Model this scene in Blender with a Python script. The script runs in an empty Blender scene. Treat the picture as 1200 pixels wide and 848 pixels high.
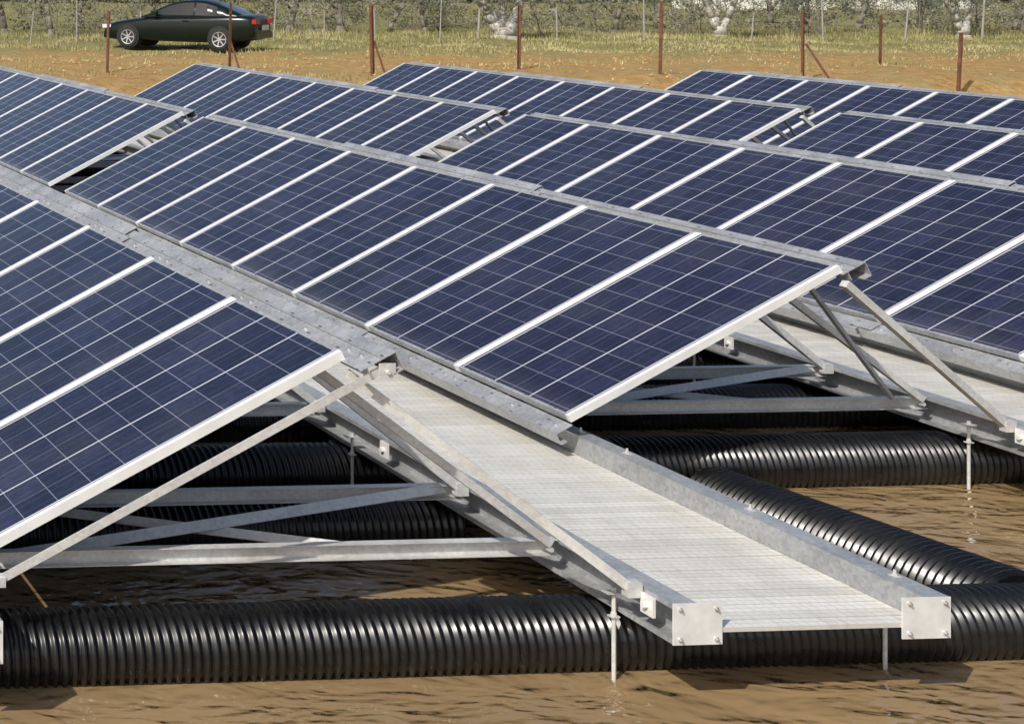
import bpy, math, random
from mathutils import Vector
import numpy as np
random.seed(7); np.random.seed(7)
S=bpy.context.scene
S.view_settings.view_transform='Standard'
S.view_settings.look='None'; S.view_settings.exposure=0
COL=S.collection
# ---------------------------------------------------------------- helpers
def newmat(name):
    m=bpy.data.materials.new(name); m.use_nodes=True
    nt=m.node_tree; b=nt.nodes['Principled BSDF']
    return m,nt,b
class N:
    def __init__(s,nt): s.nt=nt
    def n(s,t,**k):
        x=s.nt.nodes.new(t)
        for a,v in k.items(): setattr(x,a,v)
        return x
    def l(s,a,b): s.nt.links.new(a,b)
    def math(s,op,a,b=None,c=None):
        x=s.n('ShaderNodeMath',operation=op)
        for i,v in enumerate((a,b,c)):
            if v is None: continue
            if isinstance(v,(int,float)): x.inputs[i].default_value=v
            else: s.l(v,x.inputs[i])
        return x.outputs[0]
    def mix(s,f,a,b,bt='MIX'):
        x=s.n('ShaderNodeMixRGB',blend_type=bt)
        for i,v in enumerate((f,a,b)):
            if isinstance(v,(int,float)): x.inputs[i].default_value=v
            elif isinstance(v,tuple): x.inputs[i].default_value=(v[0],v[1],v[2],1)
            else: s.l(v,x.inputs[i])
        return x.outputs[0]
    def noise(s,vec,scale,detail=4,rough=.55):
        x=s.n('ShaderNodeTexNoise'); x.inputs['Scale'].default_value=scale
        x.inputs['Detail'].default_value=detail; x.inputs['Roughness'].default_value=rough
        if vec is not None: s.l(vec,x.inputs['Vector'])
        return x.outputs['Fac']
    def ramp(s,f,stops):
        x=s.n('ShaderNodeValToRGB'); e=x.color_ramp.elements
        while len(e)<len(stops): e.new(.5)
        for i,(p,c) in enumerate(stops):
            e[i].position=p; e[i].color=(c[0],c[1],c[2],1) if isinstance(c,tuple) else (c,c,c,1)
        s.l(f,x.inputs[0]); return x.outputs[0]
    def bump(s,h,st,dist=.01):
        x=s.n('ShaderNodeBump'); x.inputs['Strength'].default_value=st; x.inputs['Distance'].default_value=dist
        s.l(h,x.inputs['Height']); return x.outputs[0]
def noisy(name,c1,c2,scale=8,metal=0,rough=(.4,.6),bump=0,coord='Object',bd=.01):
    m,nt,b=newmat(name); k=N(nt)
    tc=k.n('ShaderNodeTexCoord').outputs[coord]
    f=k.noise(tc,scale)
    k.l(k.ramp(f,[(.3,c1),(.7,c2)]),b.inputs['Base Color'])
    b.inputs['Metallic'].default_value=metal
    f2=k.noise(tc,scale*3.1)
    k.l(k.ramp(f2,[(.3,rough[0]),(.7,rough[1])]),b.inputs['Roughness'])
    if bump: k.l(k.bump(f2,bump,bd),b.inputs['Normal'])
    return m
def galv(name,lo,hi,perf=False,metal=.45):
    m,nt,b=newmat(name); k=N(nt)
    tc=k.n('ShaderNodeTexCoord').outputs['Object']
    v=k.n('ShaderNodeTexVoronoi'); v.inputs['Scale'].default_value=60; k.l(tc,v.inputs['Vector'])
    sp=k.n('ShaderNodeSeparateColor'); k.l(v.outputs['Color'],sp.inputs[0])
    f=k.noise(tc,3.5,6)
    g=k.math('ADD',k.math('MULTIPLY',sp.outputs[0],.25),k.math('MULTIPLY',f,.75))
    c=k.ramp(g,[(.25,lo),(.7,hi)])
    st=k.noise(tc,1.3,5,.7)
    c=k.mix(k.ramp(st,[(.54,0.),(.72,.4)]),c,(.28,.24,.19))
    if perf:
        s=k.n('ShaderNodeSeparateXYZ'); k.l(tc,s.inputs[0])
        fy=k.math('ABSOLUTE',k.math('SUBTRACT',k.math('FRACT',k.math('MULTIPLY',s.outputs[1],1/.25)),.5))
        a=k.math('LESS_THAN',fy,.05)
        fx=k.math('ABSOLUTE',k.math('SUBTRACT',k.math('FRACT',k.math('ADD',k.math('MULTIPLY',s.outputs[0],1/.06),.2)),.5))
        bb=k.math('LESS_THAN',fx,.09)
        c=k.mix(k.math('MULTIPLY',k.math('MULTIPLY',a,bb),.7),c,(.06,.06,.06))
    k.l(c,b.inputs['Base Color'])
    b.inputs['Metallic'].default_value=metal
    k.l(k.ramp(f,[(.3,.38),(.7,.6)]),b.inputs['Roughness'])
    return m
M_galv=galv('galvanised_steel',(.28,.29,.30),(.50,.51,.52))
M_rail=galv('perforated_galvanised_steel',(.30,.31,.32),(.50,.51,.52),True)
M_strut=galv('galvanised_strut_steel',(.48,.48,.47),(.68,.68,.66),False,.25)
M_alu=noisy('anodised_aluminium',(.68,.68,.66),(.80,.80,.78),6,.1,(.35,.5))
M_plate=noisy('white_end_plate',(.56,.56,.54),(.78,.78,.76),9,.1,(.35,.55))
M_bolt=noisy('bolt_steel',(.55,.55,.55),(.75,.75,.75),20,.8,(.25,.4))
def deckmat():
    m,nt,b=newmat('deck_aluminium_planks'); k=N(nt)
    tc=k.n('ShaderNodeTexCoord').outputs['Object']
    s=k.n('ShaderNodeSeparateXYZ'); k.l(tc,s.inputs[0])
    cid=k.math('FLOOR',k.math('MULTIPLY',s.outputs[1],1/.068))
    wn=k.n('ShaderNodeTexWhiteNoise',noise_dimensions='1D'); k.l(cid,wn.inputs['W'])
    f=k.noise(tc,5,6,.65)
    base=k.ramp(f,[(.3,(.60,.59,.54)),(.65,(.78,.76,.71))])
    base=k.mix(.5,base,k.ramp(wn.outputs[0],[(0.,(.58,.57,.52)),(1.,(.84,.82,.77))]))
    st=k.noise(tc,1.7,6,.7)
    base=k.mix(k.ramp(st,[(.48,0.),(.76,.55)]),base,(.44,.39,.31))
    mp=k.n('ShaderNodeMapping'); mp.inputs['Scale'].default_value=(14,2,1); k.l(tc,mp.inputs[0])
    st2=k.noise(mp.outputs[0],1.5,4,.7)
    base=k.mix(k.ramp(st2,[(.52,0.),(.72,.35)]),base,(.42,.39,.33))
    off=k.math('MULTIPLY',cid,.5)
    fx=k.math('ABSOLUTE',k.math('SUBTRACT',k.math('FRACT',k.math('ADD',k.math('MULTIPLY',s.outputs[0],1/.04),off)),.5))
    fy=k.math('ABSOLUTE',k.math('SUBTRACT',k.math('FRACT',k.math('MULTIPLY',s.outputs[1],1/.034)),.5))
    g=k.math('MAXIMUM',k.math('MULTIPLY',k.math('GREATER_THAN',fx,.42),.7),k.math('MULTIPLY',k.math('GREATER_THAN',fy,.40),.8))
    base=k.mix(k.math('MULTIPLY',g,.42),base,(.30,.28,.24))
    k.l(base,b.inputs['Base Color'])
    b.inputs['Metallic'].default_value=.1; b.inputs['Roughness'].default_value=.45
    k.l(k.bump(g,.6,-.004),b.inputs['Normal'])
    return m
M_deck=deckmat()
def glassmat():
    m,nt,b=newmat('polycrystalline_solar_cells'); k=N(nt)
    tc=k.n('ShaderNodeTexCoord').outputs['Object']
    s=k.n('ShaderNodeSeparateXYZ'); k.l(tc,s.inputs[0])
    X,Y=s.outputs[0],s.outputs[1]
    u=k.math('DIVIDE',k.math('SUBTRACT',X,.045),.161)
    v=k.math('DIVIDE',k.math('SUBTRACT',Y,.040),.153)
    def line(c,w,off=0.):
        a=k.math('ABSOLUTE',k.math('SUBTRACT',k.math('FRACT',k.math('ADD',c,off)),.5))
        return k.math('GREATER_THAN',a,.5-w)
    lu=line(u,.012); lv=line(v,.012)
    v2=k.math('DIVIDE',v,2.); lv2=line(v2,.014)
    bus=k.math('MAXIMUM',line(v,.008,.28),line(v,.008,-.28))
    cmb=k.n('ShaderNodeCombineXYZ'); k.l(k.math('FLOOR',u),cmb.inputs[0]); k.l(k.math('FLOOR',v),cmb.inputs[1])
    oi=k.n('ShaderNodeObjectInfo'); k.l(k.math('MULTIPLY',oi.outputs['Random'],50.),cmb.inputs[2])
    wn=k.n('ShaderNodeTexWhiteNoise',noise_dimensions='3D'); k.l(cmb.outputs[0],wn.inputs['Vector'])
    ad=k.n('ShaderNodeVectorMath',operation='ADD'); k.l(tc,ad.inputs[0]); k.l(wn.outputs['Color'],ad.inputs[1])
    vo=k.n('ShaderNodeTexVoronoi'); vo.inputs['Scale'].default_value=42; k.l(ad.outputs[0],vo.inputs['Vector'])
    sp=k.n('ShaderNodeSeparateColor'); k.l(vo.outputs['Color'],sp.inputs[0])
    g=k.math('ADD',k.math('MULTIPLY',wn.outputs[0],.6),k.math('MULTIPLY',sp.outputs[0],.4))
    c=k.ramp(g,[(.1,(.008,.010,.025)),(.5,(.013,.015,.038)),(.9,(.024,.027,.062))])
    c=k.mix(k.math('MULTIPLY',oi.outputs['Random'],.45),c,(.018,.017,.040))
    c=k.mix(k.math('MULTIPLY',bus,.12),c,(.35,.37,.42))
    c=k.mix(k.math('MULTIPLY',lu,.52),c,(.36,.38,.46))
    c=k.mix(k.math('MULTIPLY',lv,.32),c,(.34,.36,.44))
    c=k.mix(k.math('MULTIPLY',lv2,.85),c,(.64,.65,.70))
    ad2=k.n('ShaderNodeVectorMath',operation='ADD'); k.l(tc,ad2.inputs[0]); k.l(oi.outputs['Random'],ad2.inputs[1])
    dn=k.noise(ad2.outputs[0],1.4,6,.62)
    edge=k.n('ShaderNodeMapRange'); edge.inputs[1].default_value=.16; edge.inputs[2].default_value=.02; k.l(X,edge.inputs[0])
    dirt=k.math('ADD',k.ramp(dn,[(.45,0.),(.85,.08)]),k.math('MULTIPLY',edge.outputs[0],k.math('MULTIPLY',dn,.12)))
    c=k.mix(dirt,c,(.33,.32,.31))
    k.l(c,b.inputs['Base Color'])
    b.inputs['IOR'].default_value=1.5
    k.l(k.ramp(dn,[(.35,.16),(.7,.34)]),b.inputs['Roughness'])
    return m
M_cell=glassmat()
def pipemat():
    m,nt,b=newmat('black_polyethylene'); k=N(nt)
    tc=k.n('ShaderNodeTexCoord').outputs['Object']
    f=k.noise(tc,7,5,.6)
    c=k.ramp(f,[(.35,(.003,.003,.0035)),(.75,(.009,.009,.0085))])
    s=k.n('ShaderNodeSeparateXYZ'); k.l(tc,s.inputs[0])
    lm=k.n('ShaderNodeMapRange'); lm.inputs[1].default_value=-.04; lm.inputs[2].default_value=-.10
    k.l(k.math('ADD',s.outputs[2],k.math('MULTIPLY',k.math('SUBTRACT',f,.5),.1)),lm.inputs[0])
    c=k.mix(k.math('MULTIPLY',lm.outputs[0],.35),c,(.05,.04,.028))
    dd=k.noise(tc,2.2,6,.7); c=k.mix(k.ramp(dd,[(.58,0.),(.75,.15)]),c,(.07,.06,.05))
    k.l(c,b.inputs['Base Color']); k.l(k.ramp(f,[(.3,.22),(.7,.4)]),b.inputs['Roughness'])
    return m
M_pipe=pipemat()
def watermat():
    m,nt,b=newmat('muddy_water'); k=N(nt)
    out=[x for x in nt.nodes if x.type=='OUTPUT_MATERIAL'][0]; nt.nodes.remove(b)
    tc=k.n('ShaderNodeTexCoord').outputs['Object']
    mp=k.n('ShaderNodeMapping'); mp.inputs['Scale'].default_value=(.8,1.4,1); mp.inputs['Rotation'].default_value=(0,0,.25); k.l(tc,mp.inputs[0])
    wr=k.n('ShaderNodeTexNoise'); wr.inputs['Scale'].default_value=1.6; wr.inputs['Detail'].default_value=1; k.l(mp.outputs[0],wr.inputs['Vector'])
    vm=k.n('ShaderNodeVectorMath',operation='MULTIPLY_ADD'); k.l(wr.outputs['Color'],vm.inputs[0]); vm.inputs[1].default_value=(.4,.4,.4); k.l(mp.outputs[0],vm.inputs[2])
    n1=k.noise(vm.outputs[0],4.5,2,.45); n2=k.noise(vm.outputs[0],13,1,.4); n3=k.noise(tc,.7,5,.6); n4=k.noise(tc,.35,2)
    amp=k.ramp(n4,[(.35,.6),(.6,1.)])
    h=k.math('MULTIPLY',k.math('ADD',n1,k.math('MULTIPLY',n2,.30)),amp)
    bn=k.bump(h,1.,.085)
    crest=k.ramp(n1,[(.35,.0),(.7,1.)])
    dc=k.ramp(n3,[(.3,(.235,.155,.075)),(.7,(.31,.215,.11))])
    df=k.n('ShaderNodeBsdfDiffuse'); k.l(dc,df.inputs['Color']); k.l(k.bump(h,.10,.05),df.inputs['Normal'])
    gl=k.n('ShaderNodeBsdfGlossy'); gl.inputs['Roughness'].default_value=.03; gl.inputs['Color'].default_value=(1,1,1,1); k.l(bn,gl.inputs['Normal'])
    fr=k.n('ShaderNodeFresnel'); fr.inputs['IOR'].default_value=1.65; k.l(bn,fr.inputs['Normal'])
    mx=k.n('ShaderNodeMixShader'); k.l(fr.outputs[0],mx.inputs[0]); k.l(df.outputs[0],mx.inputs[1]); k.l(gl.outputs[0],mx.inputs[2])
    k.l(mx.outputs[0],out.inputs[0])
    return m
M_water=watermat()
def groundmat():
    m,nt,b=newmat('bank_soil_and_grass'); k=N(nt)
    tc=k.n('ShaderNodeTexCoord').outputs['Object']
    s=k.n('ShaderNodeSeparateXYZ'); k.l(tc,s.inputs[0])
    f=k.noise(tc,.9,8,.65); f2=k.noise(tc,4,8,.78); f3=k.noise(tc,.22,5,.6)
    soil=k.ramp(f2,[(.30,(.28,.155,.055)),(.5,(.48,.30,.115)),(.7,(.60,.43,.22))])
    soil=k.mix(k.ramp(f,[(.48,0.),(.64,.65)]),soil,(.36,.31,.15))
    grass=k.ramp(f2,[(.35,(.15,.145,.055)),(.65,(.38,.34,.16))])
    y=k.math('ADD',s.outputs[1],k.math('MULTIPLY',k.math('SUBTRACT',f3,.5),9.))
    y=k.math('ADD',y,k.math('MULTIPLY',s.outputs[0],.14))
    y=k.math('ADD',y,k.math('MULTIPLY',k.math('SUBTRACT',f,.5),12.))
    mr=k.n('ShaderNodeMapRange'); mr.inputs[1].default_value=40; mr.inputs[2].default_value=48; k.l(y,mr.inputs[0])
    c=k.mix(mr.outputs[0],soil,grass)
    k.l(c,b.inputs['Base Color']); b.inputs['Roughness'].default_value=.95; b.inputs['Specular IOR Level'].default_value=.1
    k.l(k.bump(f2,.9,.13),b.inputs['Normal'])
    return m
M_ground=groundmat()
def leafmat(name,a,bcol,c3,scale=1.2):
    m,nt,b=newmat(name); k=N(nt)
    tc=k.n('ShaderNodeTexCoord').outputs['Object']
    f=k.noise(tc,scale,4,.7); f2=k.noise(tc,scale*7,2)
    g=k.math('ADD',k.math('MULTIPLY',f,.7),k.math('MULTIPLY',f2,.3))
    k.l(k.ramp(g,[(.38,a),(.5,bcol),(.62,c3)]),b.inputs['Base Color'])
    b.inputs['Roughness'].default_value=.8; b.inputs['Specular IOR Level'].default_value=.2
    return m
M_leaf=leafmat('olive_leaves',(.09,.10,.065),(.19,.20,.14),(.31,.32,.25))
M_brush=leafmat('undergrowth_leaves',(.09,.095,.055),(.21,.20,.13),(.38,.35,.26),.35)
M_grass=leafmat('dry_grass_blades',(.17,.17,.06),(.34,.30,.13),(.50,.44,.25),.4)
M_clod=noisy('clay_clods',(.36,.20,.075),(.56,.36,.16),1.5,0,(.9,1.))
M_bark=noisy('grey_bark',(.26,.24,.20),(.58,.55,.49),5,0,(.8,.95),.5,bd=.02)
M_bark2=noisy('brown_bark',(.12,.10,.08),(.28,.25,.20),5,0,(.8,.95),.5,bd=.02)
M_conc=noisy('weathered_concrete',(.24,.22,.19),(.38,.36,.32),6,0,(.8,.95))
M_rust=noisy('rusty_steel',(.09,.035,.02),(.20,.085,.045),12,.2,(.7,.9))
M_wire=noisy('fence_wire',(.22,.21,.19),(.32,.31,.29),5,.4,(.5,.7))
M_paint=noisy('dark_green_car_paint',(.003,.008,.006),(.004,.010,.008),2,.0,(.2,.25))
M_paint.node_tree.nodes['Principled BSDF'].inputs['Specular IOR Level'].default_value=.35
M_cglass=noisy('car_window_glass',(.012,.014,.015),(.02,.022,.024),2,0,(.04,.07))
M_tyre=noisy('tyre_rubber',(.012,.012,.012),(.022,.022,.022),10,0,(.7,.9))
M_rim=noisy('alloy_rim',(.40,.41,.43),(.55,.55,.57),5,.5,(.25,.35))
M_red=noisy('tail_lamp_red',(.35,.01,.008),(.45,.02,.012),8,0,(.15,.25))
M_lamp=noisy('head_lamp_glass',(.5,.52,.55),(.7,.72,.75),8,0,(.08,.15))
M_wall=noisy('whitewashed_plaster',(.60,.58,.53),(.80,.78,.72),2,0,(.85,.95))
M_tile=noisy('clay_roof_tiles',(.25,.10,.05),(.40,.18,.10),9,0,(.8,.9))
M_wood=noisy('painted_wood',(.10,.13,.10),(.16,.20,.15),6,0,(.6,.8))

class MB:
    def __init__(s): s.v=[]; s.f=[]; s.m=[]
    def box(s,x0,x1,y0,y1,z0,z1,m=0):
        o=len(s.v)
        s.v+=[(x0,y0,z0),(x1,y0,z0),(x1,y1,z0),(x0,y1,z0),(x0,y0,z1),(x1,y0,z1),(x1,y1,z1),(x0,y1,z1)]
        for q in ((0,3,2,1),(4,5,6,7),(0,1,5,4),(1,2,6,5),(2,3,7,6),(3,0,4,7)):
            s.f.append(tuple(o+i for i in q)); s.m.append(m)
    def prof(s,pts,p1,p2,up=(0,0,1),m=0):
        p1=Vector(p1);p2=Vector(p2);d=(p2-p1).normalized();up=Vector(up)
        side=d.cross(up).normalized();u=side.cross(d)
        o=len(s.v);n=len(pts)
        for p in (p1,p2):
            for a,b in pts: s.v.append(tuple(p+side*a+u*b))
        for i in range(n):
            j=(i+1)%n; s.f.append((o+i,o+j,o+n+j,o+n+i)); s.m.append(m)
        s.f.append(tuple(o+i for i in range(n))[::-1]); s.m.append(m)
        s.f.append(tuple(o+n+i for i in range(n))); s.m.append(m)
    def bar(s,p1,p2,w,h,up=(0,0,1),m=0):
        s.prof([(-w/2,-h/2),(w/2,-h/2),(w/2,h/2),(-w/2,h/2)],p1,p2,up,m)
    def angle(s,p1,p2,w,t=.005,up=(0,0,1),m=0,fl=1):
        s.prof([(-w/2*fl,w/2),(-w/2*fl,-w/2),(w/2*fl,-w/2),(w/2*fl,-w/2+t),((-w/2+t)*fl,-w/2+t),((-w/2+t)*fl,w/2)],p1,p2,up,m)
    def cyl(s,p1,p2,r,n=10,m=0,r2=None):
        r2=r if r2 is None else r2
        p1=Vector(p1);p2=Vector(p2);d=(p2-p1).normalized()
        a=d.orthogonal().normalized();b=d.cross(a);o=len(s.v)
        for p,rr in ((p1,r),(p2,r2)):
            for i in range(n):
                t=2*math.pi*i/n; s.v.append(tuple(p+a*rr*math.cos(t)+b*rr*math.sin(t)))
        for i in range(n):
            j=(i+1)%n; s.f.append((o+i,o+j,o+n+j,o+n+i)); s.m.append(m)
        s.f.append(tuple(o+i for i in range(n))[::-1]); s.m.append(m)
        s.f.append(tuple(o+n+i for i in range(n))); s.m.append(m)
    def mesh(s,name,mats,smooth=False):
        me=bpy.data.meshes.new(name); me.from_pydata(s.v,[],s.f)
        for mt in mats: me.materials.append(mt)
        me.polygons.foreach_set('material_index',s.m)
        if smooth: me.polygons.foreach_set('use_smooth',[True]*len(me.polygons))
        me.update(); return me
def ob(name,data,parent=None,loc=(0,0,0),rot=(0,0,0)):
    o=bpy.data.objects.new(name,data); COL.objects.link(o)
    o.location=loc; o.rotation_euler=rot
    if parent: o.parent=parent
    return o
def top(o,label,cat,group=None,kind=None):
    o['label']=label; o['category']=cat
    if group: o['group']=group
    if kind: o['kind']=kind
def empty(name,loc):
    o=ob(name,None,None,loc); o.empty_display_size=.2; return o
# ---------------------------------------------------------------- camera
A=math.radians(3.3); SA,CA=math.sin(A),math.cos(A)
HC=2.97
cam=bpy.data.cameras.new('camera'); co=bpy.data.objects.new('camera',cam); COL.objects.link(co)
co.location=(0,0,HC); co.rotation_euler=(math.pi/2,0,-A)
cam.sensor_width=36; cam.lens=36*1730/1200
cam.shift_x=1010/1200; cam.shift_y=-(424+38)/1200
cam.clip_start=.1; cam.clip_end=2000
S.camera=co
def at(t,d):   # t = tangent of the bearing off the camera axis, d = distance
    return d*(CA*t+SA), d*(CA-SA*t)
# ---------------------------------------------------------------- light
w=bpy.data.worlds.new('World'); S.world=w; w.use_nodes=True
k=N(w.node_tree); sky=k.n('ShaderNodeTexSky',sky_type='NISHITA'); sky.sun_disc=False
sd=Vector((-.60,-.45,.66)).normalized()
sky.sun_elevation=math.asin(sd.z); sky.sun_rotation=math.atan2(sd.x,sd.y)%(2*math.pi)
sky.dust_density=2.5
bg=w.node_tree.nodes['Background']; bg.inputs[1].default_value=.12; k.l(sky.outputs[0],bg.inputs[0])
sl=bpy.data.lights.new('sun','SUN'); sl.energy=4.1; sl.angle=math.radians(.5); sl.color=(1,.95,.87)
so=ob('sun',sl,None,(0,0,20)); so.rotation_euler=sd.to_track_quat('Z','Y').to_euler()
# ---------------------------------------------------------------- terrain + water
def smooth(a): a=min(1,max(0,a)); return a*a*(3-2*a)
PX0,PX1,PY0,PY1=-12,62,2.4,25.6
def gh(x,y):
    dx=max(PX0-x,x-PX1); dy=max(PY0-y,y-PY1)
    s=max(dx,dy)
    if dx>0 and dy>0: s=math.hypot(dx,dy)
    z=-1+1.84*smooth((s+1.6)/3.2)
    if y>29: z-=.32*smooth((y-29)/12)
    if s>0:
        z+=.05*math.sin(x*.9+y*.5)*min(1,s)+.04*math.sin(x*2.3-y*1.7)*min(1,s)
    return z
def axis(segs):
    r=[]
    for a,b,st in segs:
        n=int((b-a)/st); r+=[a+i*(b-a)/n for i in range(n)]
    r.append(segs[-1][1]); return r
xs=axis([(-600,-60,60),(-60,-16,4),(-16,70,.8),(70,120,5),(120,800,60)])
ys=axis([(-200,-20,30),(-20,0,2),(0,24,.8),(24,34,.3),(34,70,1.),(70,160,10),(160,900,80)])
v=[(x,y,gh(x,y)) for y in ys for x in xs]; nx=len(xs)
f=[(j*nx+i,j*nx+i+1,(j+1)*nx+i+1,(j+1)*nx+i) for j in range(len(ys)-1) for i in range(nx-1)]
me=bpy.data.meshes.new('ground'); me.from_pydata(v,[],f); me.materials.append(M_ground)
me.polygons.foreach_set('use_smooth',[True]*len(f))
g=ob('ground',me); top(g,'orange clay bank and dry grass field around the pond','ground',kind='structure')
b=MB(); b.v=[(PX0-2,PY0-2,0),(PX1+2,PY0-2,0),(PX1+2,PY1+2,0),(PX0-2,PY1+2,0)]; b.f=[(0,1,2,3)]; b.m=[0]
wo=ob('water',b.mesh('water',[M_water])); top(wo,'muddy brown rippled pond water','water',kind='structure')
# ---------------------------------------------------------------- corrugated pipes
def pipe_mesh(name,L,R=.165,pitch=.040,seg=28):
    prof=[(0,.0),(.22,.0),(.36,1.),(.64,1.),(.78,.0)]
    ring=[]; n=int(L/pitch)
    for i in range(n):
        for t,h in prof: ring.append(((i+t)*pitch,R-.019+.019*h))
    ring.append((n*pitch,R-.019))
    r=np.array(ring); th=np.linspace(0,2*np.pi,seg,endpoint=False)
    V=np.stack([np.repeat(r[:,0],seg),np.outer(r[:,1],np.cos(th)).ravel(),np.outer(r[:,1],np.sin(th)).ravel()],1)
    m=len(r); i=np.arange(m-1)[:,None]*seg; j=np.arange(seg)[None,:]; j2=(j+1)%seg
    F=np.stack([i+j,i+seg+j,i+seg+j2,i+j2],-1).reshape(-1,4).tolist()
    F.append(list(range(seg))); F.append(list(range((m-1)*seg,m*seg)))
    me=bpy.data.meshes.new(name); me.from_pydata(V.tolist(),[],F); me.materials.append(M_pipe)
    me.polygons.foreach_set('use_smooth',[True]*(len(F)-2)+[False]*2)
    me.update(); return me
PM=pipe_mesh('corrugated_pipe',24)
PZ=.095
pipeY=[6.12,8.17]+[8.17+2.05*i for i in range(1,8)]
for y in pipeY:
    o=ob('corrugated_pipe',PM,None,(-1.6,y,PZ),(0,random.uniform(-.0004,.0004),0)); top(o,'black corrugated float pipe lying in the water under the walkways','pipe','corrugated float pipes')
PM2=pipe_mesh('corrugated_pipe_short',1.78,.215)
for x in (6.46,10.1):
    o=ob('corrugated_pipe',PM2,None,(x,6.2,PZ-.025),(0,.07,math.pi/2)); top(o,'short thick black corrugated pipe joining two float pipes','pipe','corrugated float pipes')
PM3=pipe_mesh('corrugated_pipe_medium',6.2)
for y,x0 in ((7.45,-1.6),(9.2,-1.4),(9.25,5.9)):
    o=ob('corrugated_pipe',PM3,None,(x0,y,PZ-.02),(0,0,random.uniform(-.01,.01))); top(o,'black corrugated float pipe in the shade under the panels','pipe','corrugated float pipes')
# ---------------------------------------------------------------- walkways
WL=20.2
ZT=.44
def wmeshes():
    d={}
    b=MB(); n=int(WL/.068)
    for i in range(n):
        b.box(-.475,.475,i*.068,i*.068+.063,.322,.340+random.uniform(-.0008,.0008))
    d['deck']=b.mesh('deck',[M_deck])
    for sgn,nm in ((1,'r'),(-1,'l')):
        b=MB(); t=.006; W=.105; H=.16; x0=.478
        P=[(x0,ZT-H),(x0+W,ZT-H),(x0+W,ZT-H+.02),(x0+W-t,ZT-H+.02),(x0+W-t,ZT-H+t),(x0+t,ZT-H+t),(x0+t,ZT-t),(x0+W-t,ZT-t),(x0+W-t,ZT-.02),(x0+W,ZT-.02),(x0+W,ZT),(x0,ZT)]
        for yy in (0.,WL):
            b.v+=[(sgn*a,yy,z) for a,z in P]
        m=len(P)
        for i in range(m):
            j=(i+1)%m; b.f.append((i,j,m+j,m+i)); b.m.append(0)
        b.f.append(tuple(range(m))); b.m.append(0); b.f.append(tuple(range(m,2*m))); b.m.append(0)
        d['beam'+nm]=b.mesh('side_beam',[M_galv])
    b=MB(); b.box(-.102,.102,-.006,-.001,.277,.442)
    for a in (-.075,.075):
        for z in (.300,.420):
            b.cyl((a,-.001,z),(a,-.013,z),.009,6,1); b.cyl((a,-.013,z),(a,-.02,z),.005,8,1)
    d['plate']=b.mesh('end_plate',[M_plate,M_bolt])
    b=MB(); b.cyl((0,0,-.12),(0,0,.36),.0085,8); b.box(-.018,.018,-.014,.014,.262,.268); b.cyl((0,0,.268),(0,0,.28),.012,6)
    b.box(-.04,.03,-.02,.02,.363,.368); b.cyl((0,0,.36),(0,0,.385),.010,6)
    d['clamp']=b.mesh('pipe_clamp',[M_strut])
    b=MB(); b.box(-.015,.015,-.018,.018,.441,.445); b.cyl((0,0,.445),(0,0,.468),.006,8); b.cyl((0,0,.445),(0,0,.454),.010,6)
    d['bracket']=b.mesh('bracket',[M_strut])
    b=MB(); b.box(0,.012,-.035,.035,.345,.425); b.cyl((.012,0,.385),(.03,0,.385),.014,6)
    d['lug']=b.mesh('beam_lug',[M_plate])
    b=MB(); b.bar((-.47,0,.300),(.47,0,.300),.05,.03)
    d['cross']=b.mesh('cross_bearer',[M_galv])
    return d
WM=wmeshes()
wx=[1.11]+[4.98+3.62*i for i in range(5)]
for i,x in enumerate(wx):
    y0=5.63
    e=empty('walkway',(x,y0,0)); top(e,'narrow pale slatted metal walkway between galvanised channel beams','walkway','floating walkways')
    ob('deck',WM['deck'],e)
    for q in range(12): ob('cross_bearer',WM['cross'],e,(0,.4+1.7*q,0))
    ob('side_beam',WM['beamr'],e); ob('side_beam',WM['beaml'],e)
    ob('end_plate',WM['plate'],e,(-.48,0,0)); ob('end_plate',WM['plate'],e,(.48,0,0))
    for y in pipeY[:5]:
        for sx in (-.61,.61):
            ob('pipe_clamp',WM['clamp'],e,(sx,y-y0-.2 if sx<0 else y-y0-.17,0))
    for y in (.2,.95,1.75,2.1,3.1,4.1,5.1):
        ob('bracket',WM['bracket'],e,(.54,y,0))
    for y in (.12,2.05,4.1):
        ob('beam_lug',WM['lug'],e,(-.585,y,0),(0,0,math.pi))
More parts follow.
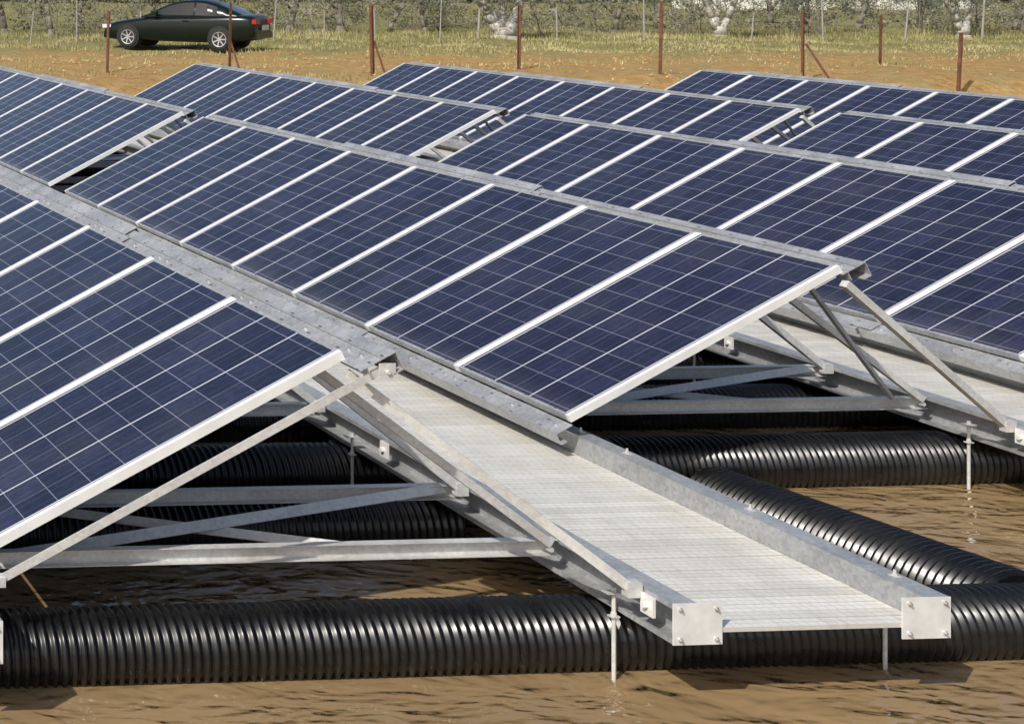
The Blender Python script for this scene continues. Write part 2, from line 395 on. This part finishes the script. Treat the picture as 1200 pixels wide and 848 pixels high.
# ---------------------------------------------------------------- solar arrays
TH=math.radians(27.3); c,s_=math.cos(TH),math.sin(TH)
PL=1.72; PWD=.9985; Z0=.567
def PT(s,n,y): return (s*c-n*s_, y, Z0+s*s_+n*c)
b=MB(); fw=.025; T=.04
b.box(0,PL,0,fw,-T,0); b.box(0,PL,PWD-fw,PWD,-T,0); b.box(0,.018,fw,PWD-fw,-T,-.001,1); b.box(PL-.018,PL,fw,PWD-fw,-T,-.001,1)
FM=b.mesh('panel_frame',[M_alu,M_rail])
b=MB(); b.box(.018,PL-.018,fw,PWD-fw,-.010,-.003)
GM=b.mesh('panel_glass',[M_cell])
def solar_array(x,y,n,s0,bx0,e1,topw,front=0.,label='row of blue solar panels on a tilted galvanised frame'):
    e=empty('solar_array',(x,y,0)); top(e,label,'solar panels','tilted solar arrays')
    for i in range(n):
        p=ob('solar_panel',FM,e,(0,i*1.0,Z0+random.uniform(-.0008,.0008)),(random.uniform(-.0006,.0006),-TH+random.uniform(-.0015,.0015),0))
        ob('panel_glass',GM,p)
    L=n*1.0
    for nm,a0,a1,zz in (('bottom_rail',-.115,-.010,-.046),('top_rail',PL-.02,PL+topw,-.045)):
        y0=-.02-(front if nm=='top_rail' else 0)
        cuts=(2.66,5.33) if nm=='top_rail' else (2.08,4.12,6.1)
        seg=[y0]+[q for q in cuts if q<L-.5]+[L+.02]
        b=MB()
        for i in range(len(seg)-1):
            dz=(.007 if i%2 else 0); da=(.026 if i%2 else 0)
            ya,yb=seg[i],seg[i+1]-(.014 if i<len(seg)-2 else 0)
            if nm=='top_rail':
                b.box(a0,a1+da,ya,yb,zz+dz,zz+dz+.004)
                b.box(a1+da-.004,a1+da,ya,yb,zz+dz-.075,zz+dz); b.box(a1+da-.05,a1+da-.004,ya,yb,zz+dz-.079,zz+dz-.075)
                b.box(a0+.03,a0+.034,ya,yb,zz+dz-.05,zz+dz)
                b.box(PL+topw*.52,PL+topw*.52+.004,ya,yb,zz+dz+.004,zz+dz+.016)
            else:
                q0=a0-da*.6
                b.box(q0,a1,ya,yb,zz+dz,zz+dz+.004)
                b.box(q0,q0+.004,ya,yb,zz+dz-.06,zz+dz); b.box(q0+.004,q0+.04,ya,yb,zz+dz-.064,zz+dz-.06)
                b.box(q0,q0+.004,ya,yb,zz+dz+.004,zz+dz+.012)
            if i>0:
                if nm=='top_rail': b.box(PL+.012,PL+topw*.5,ya-.11,ya+.09,zz+.013,zz+.017)
                else: b.box(a0+.012,a1-.004,ya-.10,ya+.09,zz+.013,zz+.017)
            for q in range(int(ya)-1,int(yb)+2):
                for off in (-.05,.05,.42):
                    yy=q+off
                    if ya+.02<yy<yb-.02:
                        cx=(PL+topw*.32) if nm=='top_rail' else -.06
                        b.cyl((cx,yy,zz+dz+.004),(cx,yy,zz+dz+.016),.010,6,1)
        ob(nm,b.mesh(nm,[M_rail,M_bolt]),e,(0,0,Z0),(0,-TH,0))
    k_=0; yy=s0
    while yy<L:
        for q,yv in enumerate((yy,yy+.69)):
            if yv>L: break
            b=MB(); b.angle(PT(-.03,-.085,yv),PT(PL-.02,-.085,yv),.045)
            ob('rafter',b.mesh('rafter',[M_strut]),e)
            b=MB(); b.prof([(-.02,-.035),(.02,-.035),(.02,-.031),(-.016,-.031),(-.016,.031),(.02,.031),(.02,.035),(-.02,.035)],(bx0,yv,.405),(2.645,yv,.405))
            b.cyl((2.60,yv-.02,.405),(2.60,yv-.045,.405),.012,6)
            ob('base_beam',b.mesh('base_beam',[M_strut]),e)
            b=MB(); b.bar(PT(.03,-.09,yv+.03),(PT(.03,-.09,yv)[0],yv+.03,.42),.035,.005,(0,1,0))
            ob('leg',b.mesh('leg',[M_strut]),e)
            b=MB()
            if q==0 and k_==0: p2=(2.62,e1,.43)
            else: p2=(2.62,yv-.03,.43)
            b.prof([(-.02,-.02),(.02,-.02),(.02,.02),(-.02,.02)],PT(PL-.02,-.10,yv-.03 if not(q==0 and k_==0) else .0),p2)
            b.box(p2[0]-.03,p2[0]+.03,p2[1]-.03,p2[1]+.012,p2[2]-.03,p2[2]+.03)
            ob('strut',b.mesh('strut',[M_strut]),e)
        if k_==0:
            b=MB(); b.bar(PT(PL-.06,-.12,s0-.03),(2.60,s0-.03,.43),.036,.036)
            ob('strut',b.mesh('strut',[M_strut]),e)
            if s0>.5:
                b=MB(); b.bar(PT(PL-.02,-.10,s0-.35),(2.42,s0-.02,.44),.022,.022)
                ob('strut',b.mesh('strut',[M_galv]),e)
        if k_<4:
            b=MB()
            b.bar((bx0+.1,yy+.01,.395),(2.55,yy+.68,.425),.05,.006,(0,-1,.9))
            ob('cross_brace',b.mesh('cross_brace',[M_strut]),e)
            b=MB()
            b.bar((2.0,yy+.02,.372),(bx0+.55,yy+.66,.375),.045,.006,(0,-1,.9))
            ob('cross_brace',b.mesh('cross_brace',[M_strut]),e)
        k_+=1; yy+=2.05
    return e
a=solar_array(1.74,6.05,9,.26,-.05,-.24,.150,.13,'blue solar panels in a row, propped by a long sloping strut')
b=MB(); b.angle(PT(PL+.10,-.09,-.115),(.02,-.115,.475),.036,.004); b.box(-.02,.05,-.14,-.09,.45,.49)
ob('strut',b.mesh('strut',[M_strut]),a)
b=MB(); q=PT(PL+.08,-.10,-.135); b.box(q[0]-.035,q[0]+.035,-.15,-.144,q[2]-.03,q[2]+.035); b.cyl((q[0],-.15,q[2]),(q[0],-.162,q[2]),.009,6)
ob('bracket',b.mesh('bracket',[M_strut]),a)
Yb=7.62
solar_array(5.37,Yb,8,.65,.19,.13,.125)
for i in (2,3):
    solar_array(5.37+3.62*(i-1),Yb,8,.65,.19,.13,.125)
for i in range(1,5):
    n=8 if i<4 else 6
    solar_array(5.37+3.62*(i-1),16.15,n,.65,.19,.13,.125)
# ---------------------------------------------------------------- rusty fence on the bank
fe=empty('fence',(0,0,0)); top(fe,'rusty steel fence posts standing on the clay bank','fence')
posts=[(-43,.0,1.3),(125,1.0,1.25),(268,.6,1.35),(437,.0,1.35),(608,1.,1.3),(773,-.6,1.4),(940,.0,1.3),(1030,2.4,1.05),(1122,-1.2,1.25),(1290,0,1.3)]
for px,dd,h in posts:
    t=(px+410)/1730; x,y=at(t,29+dd); z=gh(x,y)
    b=MB(); lx,ly=random.uniform(-.06,.06),random.uniform(-.05,.05)
    b.angle((0,0,-.2),(lx,ly,h),.055,.012)
    ob('post',b.mesh('post',[M_rust]),fe,(x,y,z))
for px,dd,sx in ((437,.0,.12),(940,0,.3),(268,.6,.12)):
    t=(px+410)/1730; x,y=at(t,29+dd); z=gh(x,y)
    b=MB(); b.angle((sx*1.3,-.25,-.1),(sx*.25,0,.65),.04,.01)
    ob('brace',b.mesh('brace',[M_rust]),fe,(x,y,z))
# ---------------------------------------------------------------- rear fence
fr=empty('fence',(0,0,0)); top(fr,'wire fence with thin grey concrete posts at the field edge','fence')
pts=[]
for px in (-60,35,90,165,320,380,440,515,560,653,755,880,965,1060,1150,1240):
    t=(px+410)/1730; x,y=at(t,48+random.uniform(-.5,.5)+(px/1200)*2); z=gh(x,y); pts.append((x,y,z))
    b=MB(); h=random.uniform(.9,1.6); r=random.uniform(.022,.04)
    b.cyl((0,0,-.2),(random.uniform(-.14,.14),0,h),r,8,0,r*.8)
    ob('post',b.mesh('post',[M_conc]),fr,(x,y,z))
for h in (.3,.6,.9):
    b=MB()
    for i in range(len(pts)-1):
        p,q=pts[i],pts[i+1]; b.cyl((p[0],p[1],p[2]+h),(q[0],q[1],q[2]+h),.005,4)
    ob('wire',b.mesh('wire',[M_wire]),fr)
# ---------------------------------------------------------------- foliage
def leafmesh(name,centres,size,mat,asp=2.2):
    n=len(centres); C=np.array(centres)
    a=np.random.normal(size=(n,3)); a/=np.linalg.norm(a,axis=1)[:,None]
    q=np.random.normal(size=(n,3)); bb=np.cross(a,q); bb/=np.linalg.norm(bb,axis=1)[:,None]
    sz=size*np.random.uniform(.6,1.5,(n,1))
    a=a*sz; bb=bb*sz/asp
    V=np.stack([C-a,C-bb*.9,C+a,C+bb*.9],1).reshape(-1,3)
    F=np.arange(n*4).reshape(-1,4)
    me=bpy.data.meshes.new(name); me.from_pydata(V.tolist(),[],F.tolist()); me.materials.append(mat); me.update(); return me
def tree(x,y,h,tr,seed,low):
    random.seed(seed); np.random.seed(seed)
    z=gh(x,y); b=MB(); tips=[]
    pale=tr>.19
    def limb(p,d,L,r,lev):
        p=Vector(p)
        for k_ in range(4):
            d=(d+Vector((random.uniform(-.28,.28),random.uniform(-.22,.22),random.uniform(-.05,.12)))).normalized()
            q=p+d*L/4; r2=r*.84; b.cyl(p,q,r,10,0,r2); p=q; r=r2
            if lev>0 and k_>=1:
                dd=(d+Vector((random.uniform(-1,1),random.uniform(-1,1),random.uniform(-.1,.6)))).normalized()
                limb(p,dd,L*.7,r*.62,lev-1)
        tips.append(p)
    if pale:
        b.cyl((0,0,-.25),(.03,0,.12),tr*1.15,12,0,tr*.85); b.cyl((.03,0,.12),(0,0,.42),tr*.85,12,0,tr*.8)
        limb((-tr*.3,0,.30),Vector((-.42,0,1)),h*.4,tr*.52,2)
        limb((tr*.32,0,.28),Vector((.5,.1,1)),h*.4,tr*.48,2)
        limb((0,.1,.35),Vector((.05,.3,1)),h*.35,tr*.34,1)
    else: limb((0,0,-.2),Vector((random.uniform(-.3,.3),0,1)),h*.42,tr,2)
    o=ob('olive_tree',None,None,(x,y,z)); top(o,'olive tree with a thick pale forked trunk' if pale else 'bushy grey green olive tree with a brown trunk','tree','trees behind the field fence')
    ob('trunk',b.mesh('trunk',[M_bark if pale else M_bark2],True),o)
    out=[]
    nt_=max(1,int(190/len(tips)))
    for tpt in tips:
        for _ in range(min(nt_,5)):
            cc=np.array(tpt)+np.random.normal(size=3)*np.array((.8,.6,.5)); 
            if cc[2]<low: cc[2]=low+random.random()*.9
            m=90; p=np.random.normal(size=(m,3)); p/=np.linalg.norm(p,axis=1)[:,None]
            out.append(p*random.uniform(.3,.65)*np.random.uniform(.3,1,(m,1))+cc)
    ob('crown',leafmesh('crown',np.concatenate(out),.045,M_leaf,2.8),o)
tl=[(8,54,.16),(62,52,.13),(95,60,.12),(175,58,.12),(335,55,.14),(398,54,.15),(455,61,.12),(500,55,.10),(590,51,.46),(655,59,.14),(720,54,.12),(775,60,.12),(843,51.5,.26),(905,57,.14),(950,54,.10),(1005,60,.14),(1075,56,.13),(1128,52,.25),(1188,55,.16)]
for i,(px,d,r) in enumerate(tl):
    x,y=at((px+410)/1730,d); tree(x,y,random.uniform(3.2,4.6),r,100+i,.6 if r<.19 else 1.5)
random.seed(3); np.random.seed(3)
cs=[]
for _ in range(1000):
    px=random.uniform(-120,1340); d=random.uniform(54.5,76)
    x,y=at((px+410)/1730,d); hmax=.3+1.0*abs(math.sin(px*.013+1.3))*random.random()+(d-53)*.045
    if 880<px<960 or 1045<px<1135: hmax*=.4
    z=gh(x,y)+random.uniform(.0,hmax)
    rr=random.uniform(.2,.6); m=random.randint(40,75)
    p=np.random.normal(size=(m,3)); p/=np.linalg.norm(p,axis=1)[:,None]; p*=rr*np.random.uniform(.2,1,(m,1)); p[:,2]*=.7
    cs.append(p+np.array((x,y,z)))
o=ob('undergrowth',leafmesh('undergrowth',np.concatenate(cs),.05,M_brush,2.)); top(o,'grey green scrub and brambles beneath the trees','undergrowth',kind='stuff')
b=MB()
for _ in range(90):
    px=random.uniform(-80,1290); x,y=at((px+410)/1730,random.uniform(50.5,58)); z=gh(x,y)
    p=Vector((x,y,z-.1)); r=random.uniform(.008,.022)
    for k_ in range(3):
        q=p+Vector((random.uniform(-.25,.25),random.uniform(-.1,.1),random.uniform(.4,.8))); b.cyl(p,q,r,5,0,r*.8)
        if random.random()<.6: b.cyl(q,q+Vector((random.uniform(-.5,.5),0,random.uniform(.2,.5))),r*.6,4,0,r*.3)
        p=q; r*=.8
o=ob('sapling_thicket',b.mesh('sapling_thicket',[M_bark2])); top(o,'thicket of thin bare brown saplings','thicket',kind='stuff')
cs=[]
for _ in range(1500):
    px=random.uniform(-300,1500); d=random.uniform(100,112)
    x,y=at((px+410)/1730,d); z=.5+8*random.random()**1.3
    m=40; p=np.random.normal(size=(m,3)); p/=np.linalg.norm(p,axis=1)[:,None]; p*=random.uniform(.6,1.3)*np.random.uniform(.2,1,(m,1))
    cs.append(p+np.array((x,y,z)))
o=ob('far_wood',leafmesh('far_wood',np.concatenate(cs),.26,M_brush,1.5)); top(o,'distant belt of grey green woodland','woodland',kind='stuff')
# grass
n=52000; px=np.random.uniform(-100,1300,n); d=np.concatenate([np.random.uniform(42,56,int(n*.75)),np.random.uniform(27,42,n-int(n*.75))])
V=[];F=[]
for i in range(n):
    x,y=at((px[i]+410)/1730,d[i])
    f_=math.sin(x*.7+1)*math.sin(y*1.1)+math.sin(x*2.1+y)*.5
    if d[i]<42 and f_<.35: continue
    if px[i]<430 and d[i]<45 and f_<.3: continue
    z=gh(x,y); h=random.uniform(.03,.10)*(1.6 if f_>.6 else 1)
    if d[i]<42: h*=.7
    if d[i]>50: h*=2
    w_=random.uniform(.008,.022); a_=random.uniform(0,3.14); lx,ly=random.uniform(-.06,.06),random.uniform(-.06,.06)
    o_=len(V); V+=[(x-w_*math.cos(a_),y-w_*math.sin(a_),z-.02),(x+w_*math.cos(a_),y+w_*math.sin(a_),z-.02),(x+lx,y+ly,z+h)]
    F.append((o_,o_+1,o_+2))
me=bpy.data.meshes.new('grass'); me.from_pydata(V,[],F); me.materials.append(M_grass)
o=ob('grass',me); top(o,'dry yellow green grass tufts on the bank and field','grass',kind='stuff')
V=[];F=[]
for i in range(1100):
    pxx=random.uniform(-80,1290); dd=27+15*random.random()**1.4
    x,y=at((pxx+410)/1730,dd); z=gh(x,y); r=.012+.04*random.random()**3
    o_=len(V)
    for dx,dy,dz in ((1,0,0),(0,1,0),(-1,0,0),(0,-1,0),(0,0,1),(0,0,-.6)):
        k_=r*random.uniform(.6,1.3); V.append((x+dx*k_*1.3,y+dy*k_,z+dz*k_*.8))
    for t_ in ((0,1,4),(1,2,4),(2,3,4),(3,0,4),(1,0,5),(2,1,5),(3,2,5),(0,3,5)): F.append(tuple(o_+q for q in t_))
me=bpy.data.meshes.new('clay_clods'); me.from_pydata(V,[],F); me.materials.append(M_clod)
o=ob('clay_clods',me); top(o,'small clods of orange clay scattered over the bank','clods',kind='stuff')
# ---------------------------------------------------------------- farmhouses
def house(px,d,wd,label):
    x,y=at((px+410)/1730,d); z=gh(x,y)
    e=empty('farmhouse',(x,y,z)); top(e,label,'house','farmhouses behind the trees')
    b=MB(); b.box(-wd/2,wd/2,0,6,-.3,3.0)
    b.v+=[(-wd/2,0,3),(-wd/2,6,3),(-wd/2,3,4.5),(wd/2,0,3),(wd/2,6,3),(wd/2,3,4.5)]; q=len(b.v)-6
    b.f+=[(q,q+1,q+2),(q+3,q+4,q+5)]; b.m+=[0,0]
    ob('wall',b.mesh('wall',[M_wall]),e)
    b=MB()
    for s1,s2 in (((0,-.4,2.82),(0,3,4.52)),((0,6.4,2.82),(0,3,4.52))):
        b.v+=[(-wd/2-.3,s1[1],s1[2]),(wd/2+.3,s1[1],s1[2]),(wd/2+.3,s2[1],s2[2]),(-wd/2-.3,s2[1],s2[2])]
        q=len(b.v)-4; b.f.append((q,q+1,q+2,q+3)); b.m.append(0)
    b.box(-.3,.3,2.2,2.8,4.3,5.2)
    ob('roof',b.mesh('roof',[M_tile]),e)
    b=MB(); b.box(-.5,.5,-.04,-.003,-.1,2.1); ob('door',b.mesh('door',[M_wood]),e)
    for wxx in (-wd*.33,wd*.3):
        b=MB(); b.box(-.5,.5,-.03,-.003,1.0,2.1); b.box(-.6,.6,-.1,-.031,.92,.99); ob('window',b.mesh('window',[M_wood]),e,(wxx,0,0))
house(925,84,4.5,'low whitewashed farmhouse with clay tile roof'); house(1095,86,5.5,'low whitewashed farmhouse with clay tile roof')
# ---------------------------------------------------------------- car
cx,cy=at((217+410)/1730,44.0); cz=gh(cx,cy)+.01
car=empty('parked_car',(cx,cy,cz)); car.rotation_euler=(0,0,math.radians(137)); car.scale=(.98,1,1.05); top(car,'dark green two door coupe parked on the grass bank','car')
st=[(2.29,.50,.60,.30),(2.24,.60,.74,.22),(2.05,.68,.83,.19),(1.7,.76,.87,.19),(1.2,.83,.89,.19),(.85,.88,.90,.19),(.3,.90,.905,.18),(-.4,.92,.91,.18),(-1.0,.945,.91,.18),(-1.5,.965,.90,.20),(-1.9,.97,.87,.24),(-2.15,.955,.83,.28),(-2.27,.90,.78,.32),(-2.30,.60,.74,.36)]
ringf=lambda x,h,w_,bz:[(x,0,bz),(x,w_*.85,bz),(x,w_*.97,bz+.1),(x,w_,bz+(h-bz)*.45),(x,w_*.985,h-.13),(x,w_*.93,h-.04),(x,w_*.78,h),(x,w_*.4,h+.02),(x,0,h+.025)]
b=MB(); R=[]
for x,h,w_,bz in st:
    r=ringf(x,h,w_,bz); r=r+[(p[0],-p[1],p[2]) for p in r[-2:0:-1]]; R.append(r); b.v+=r
m=len(R[0])
for i in range(len(st)-1):
    for j in range(m):
        j2=(j+1)%m; b.f.append((i*m+j,i*m+j2,(i+1)*m+j2,(i+1)*m+j)); b.m.append(0)
b.f.append(tuple(range(m))); b.m.append(0); b.f.append(tuple(range((len(st)-1)*m,len(st)*m))); b.m.append(0)
me=b.mesh('body',[M_paint],True); body=ob('body',me,car); sm=body.modifiers.new('s','SUBSURF'); sm.levels=1; sm.render_levels=2
b=MB()
gs=[(1.05,.88,.90,.74,.74),(.80,1.0,.88,.70,.72),(.50,1.15,.86,.66,.70),(.15,1.285,.90,.60,.66),(-.15,1.345,.92,.58,.66),(-.5,1.365,.93,.58,.66),(-.8,1.345,.93,.58,.66),(-1.15,1.26,.94,.59,.67),(-1.5,1.12,.96,.62,.69),(-1.88,.96,.97,.66,.70)]
for x,zt,zb,yt,yb in gs:
    b.v+=[(x,-.78,.86),(x,-.80+.0,.89),(x,-yt-.02,max(zt-.04,.895)),(x,-yt+.10,max(zt,.90)),(x,0,max(zt+.02,.91)),(x,yt-.10,max(zt,.90)),(x,yt+.02,max(zt-.04,.895)),(x,.80,.89),(x,.78,.86)]
for i in range(len(gs)-1):
    for j in range(8): b.f.append((i*9+j,i*9+j+1,(i+1)*9+j+1,(i+1)*9+j)); b.m.append(0)
ob('cabin',b.mesh('cabin',[M_paint],True),car)
def winY(x,zf):
    for i in range(len(gs)-1):
        if gs[i][0]>=x>=gs[i+1][0]:
            t=(gs[i][0]-x)/(gs[i][0]-gs[i+1][0]); zt=gs[i][1]*(1-t)+gs[i+1][1]*t-.04; yt=gs[i][3]*(1-t)+gs[i+1][3]*t+.02
            return .80+(yt-.80)*(zf-.89)/(max(zt-.89,.01)),zt
for sg in (-1,1):
    for xa,xb in ((.62,-.52),(-.57,-1.42)):
        b=MB(); nn=10
        for i in range(nn+1):
            x=xa+(xb-xa)*i/nn; _,zt=winY(x,1); zt-=.025; zl=.945
            if zt<zl+.01: zt=zl+.01
            for z in (zl,zt):
                b.v.append((x,sg*(winY(x,z)[0]+.006),z))
        for i in range(nn): b.f.append((2*i,2*i+2,2*i+3,2*i+1)); b.m.append(0)
        ob('window',b.mesh('window',[M_cglass],True),car)
for gi,(i0,i1) in enumerate(((1,3),(7,9))):
    b=MB()
    for i in range(i0,i1+1):
        x,zt,_,yt,_2=gs[i]; b.v+=[(x+(.01 if gi==0 else -.01),-yt+.14,zt+.010),(x,0,zt+.032),(x,yt-.14,zt+.010)]
    for i in range(i1-i0):
        for j in range(2): b.f.append((i*3+j,i*3+j+1,(i+1)*3+j+1,(i+1)*3+j)); b.m.append(0)
    ob('windscreen' if gi==0 else 'rear_window',b.mesh('windscreen',[M_cglass],True),car)
def ringpts(bb,r,y,n): 
    o=len(bb.v)
    for i in range(n):
        t=2*math.pi*i/n; bb.v.append((r*math.cos(t),y,r*math.sin(t)))
    return o
tb=MB(); n=36; pr=[(.20,-.09),(.285,-.11),(.300,-.085),(.304,0),(.300,.085),(.285,.11),(.20,.09)]
oo=[ringpts(tb,r,y,n) for r,y in pr]
for a_,b_ in zip(oo,oo[1:]):
    for i in range(n): j=(i+1)%n; tb.f.append((a_+i,a_+j,b_+j,b_+i)); tb.m.append(0)
TM=tb.mesh('tyre',[M_tyre],True)
rb=MB()
oo=[ringpts(rb,r,y,n) for r,y in ((.207,.10),(.207,-.10),(.187,-.095),(.18,.05))]
for a_,b_ in zip(oo,oo[1:]):
    for i in range(n): j=(i+1)%n; rb.f.append((a_+i,a_+j,b_+j,b_+i)); rb.m.append(0)
for i in range(7):
    t=2*math.pi*i/7; rb.bar((.04*math.cos(t),-.07,.04*math.sin(t)),(.195*math.cos(t),-.085,.195*math.sin(t)),.034,.02,(0,1,0))
rb.cyl((0,-.05,0),(0,-.095,0),.045,16)
rb.cyl((0,.03,0),(0,.05,0),.18,24,1)
RM=rb.mesh('rim',[M_rim,M_tyre])
for x in (1.42,-1.33):
    for sg in (1,-1):
        bm=MB(); bm.cyl((x,sg*.5,.325),(x,sg*.908,.325),.345,36); ob('wheel_arch',bm.mesh('wheel_arch',[M_tyre]),car)
        wh=ob('wheel',None,car,(x,sg*.83,.304),(0,0,0 if sg<0 else math.pi)); ob('tyre',TM,wh); ob('rim',RM,wh)
for sg in (1,-1):
    b=MB(); b.box(-2.335,-2.22,min(sg*.42,sg*.79),max(sg*.42,sg*.79),.74,.86); ob('tail_light',b.mesh('tail_light',[M_red]),car)
    b=MB(); b.box(2.0,2.27,min(sg*.5,sg*.80),max(sg*.5,sg*.80),.54,.64); ob('headlight',b.mesh('headlight',[M_lamp]),car)
    b=MB(); b.box(.50,.66,min(sg*.84,sg*1.0),max(sg*.84,sg*1.0),.93,1.04); ob('mirror',b.mesh('mirror',[M_paint]),car)
    b=MB(); b.box(-.42,-.24,min(sg*.90,sg*.925),max(sg*.90,sg*.925),.78,.805); ob('door_handle',b.mesh('door_handle',[M_paint]),car)
b=MB(); b.box(-2.37,-2.345,-.27,.27,.56,.69); ob('number_plate',b.mesh('number_plate',[M_wall]),car)
b=MB(); b.box(-2.34,-2.1,-.72,.72,.33,.5); ob('rear_bumper',b.mesh('bumper',[M_paint]),car)
b=MB(); b.box(2.1,2.31,-.6,.6,.25,.42); ob('front_bumper',b.mesh('bumper',[M_paint]),car)
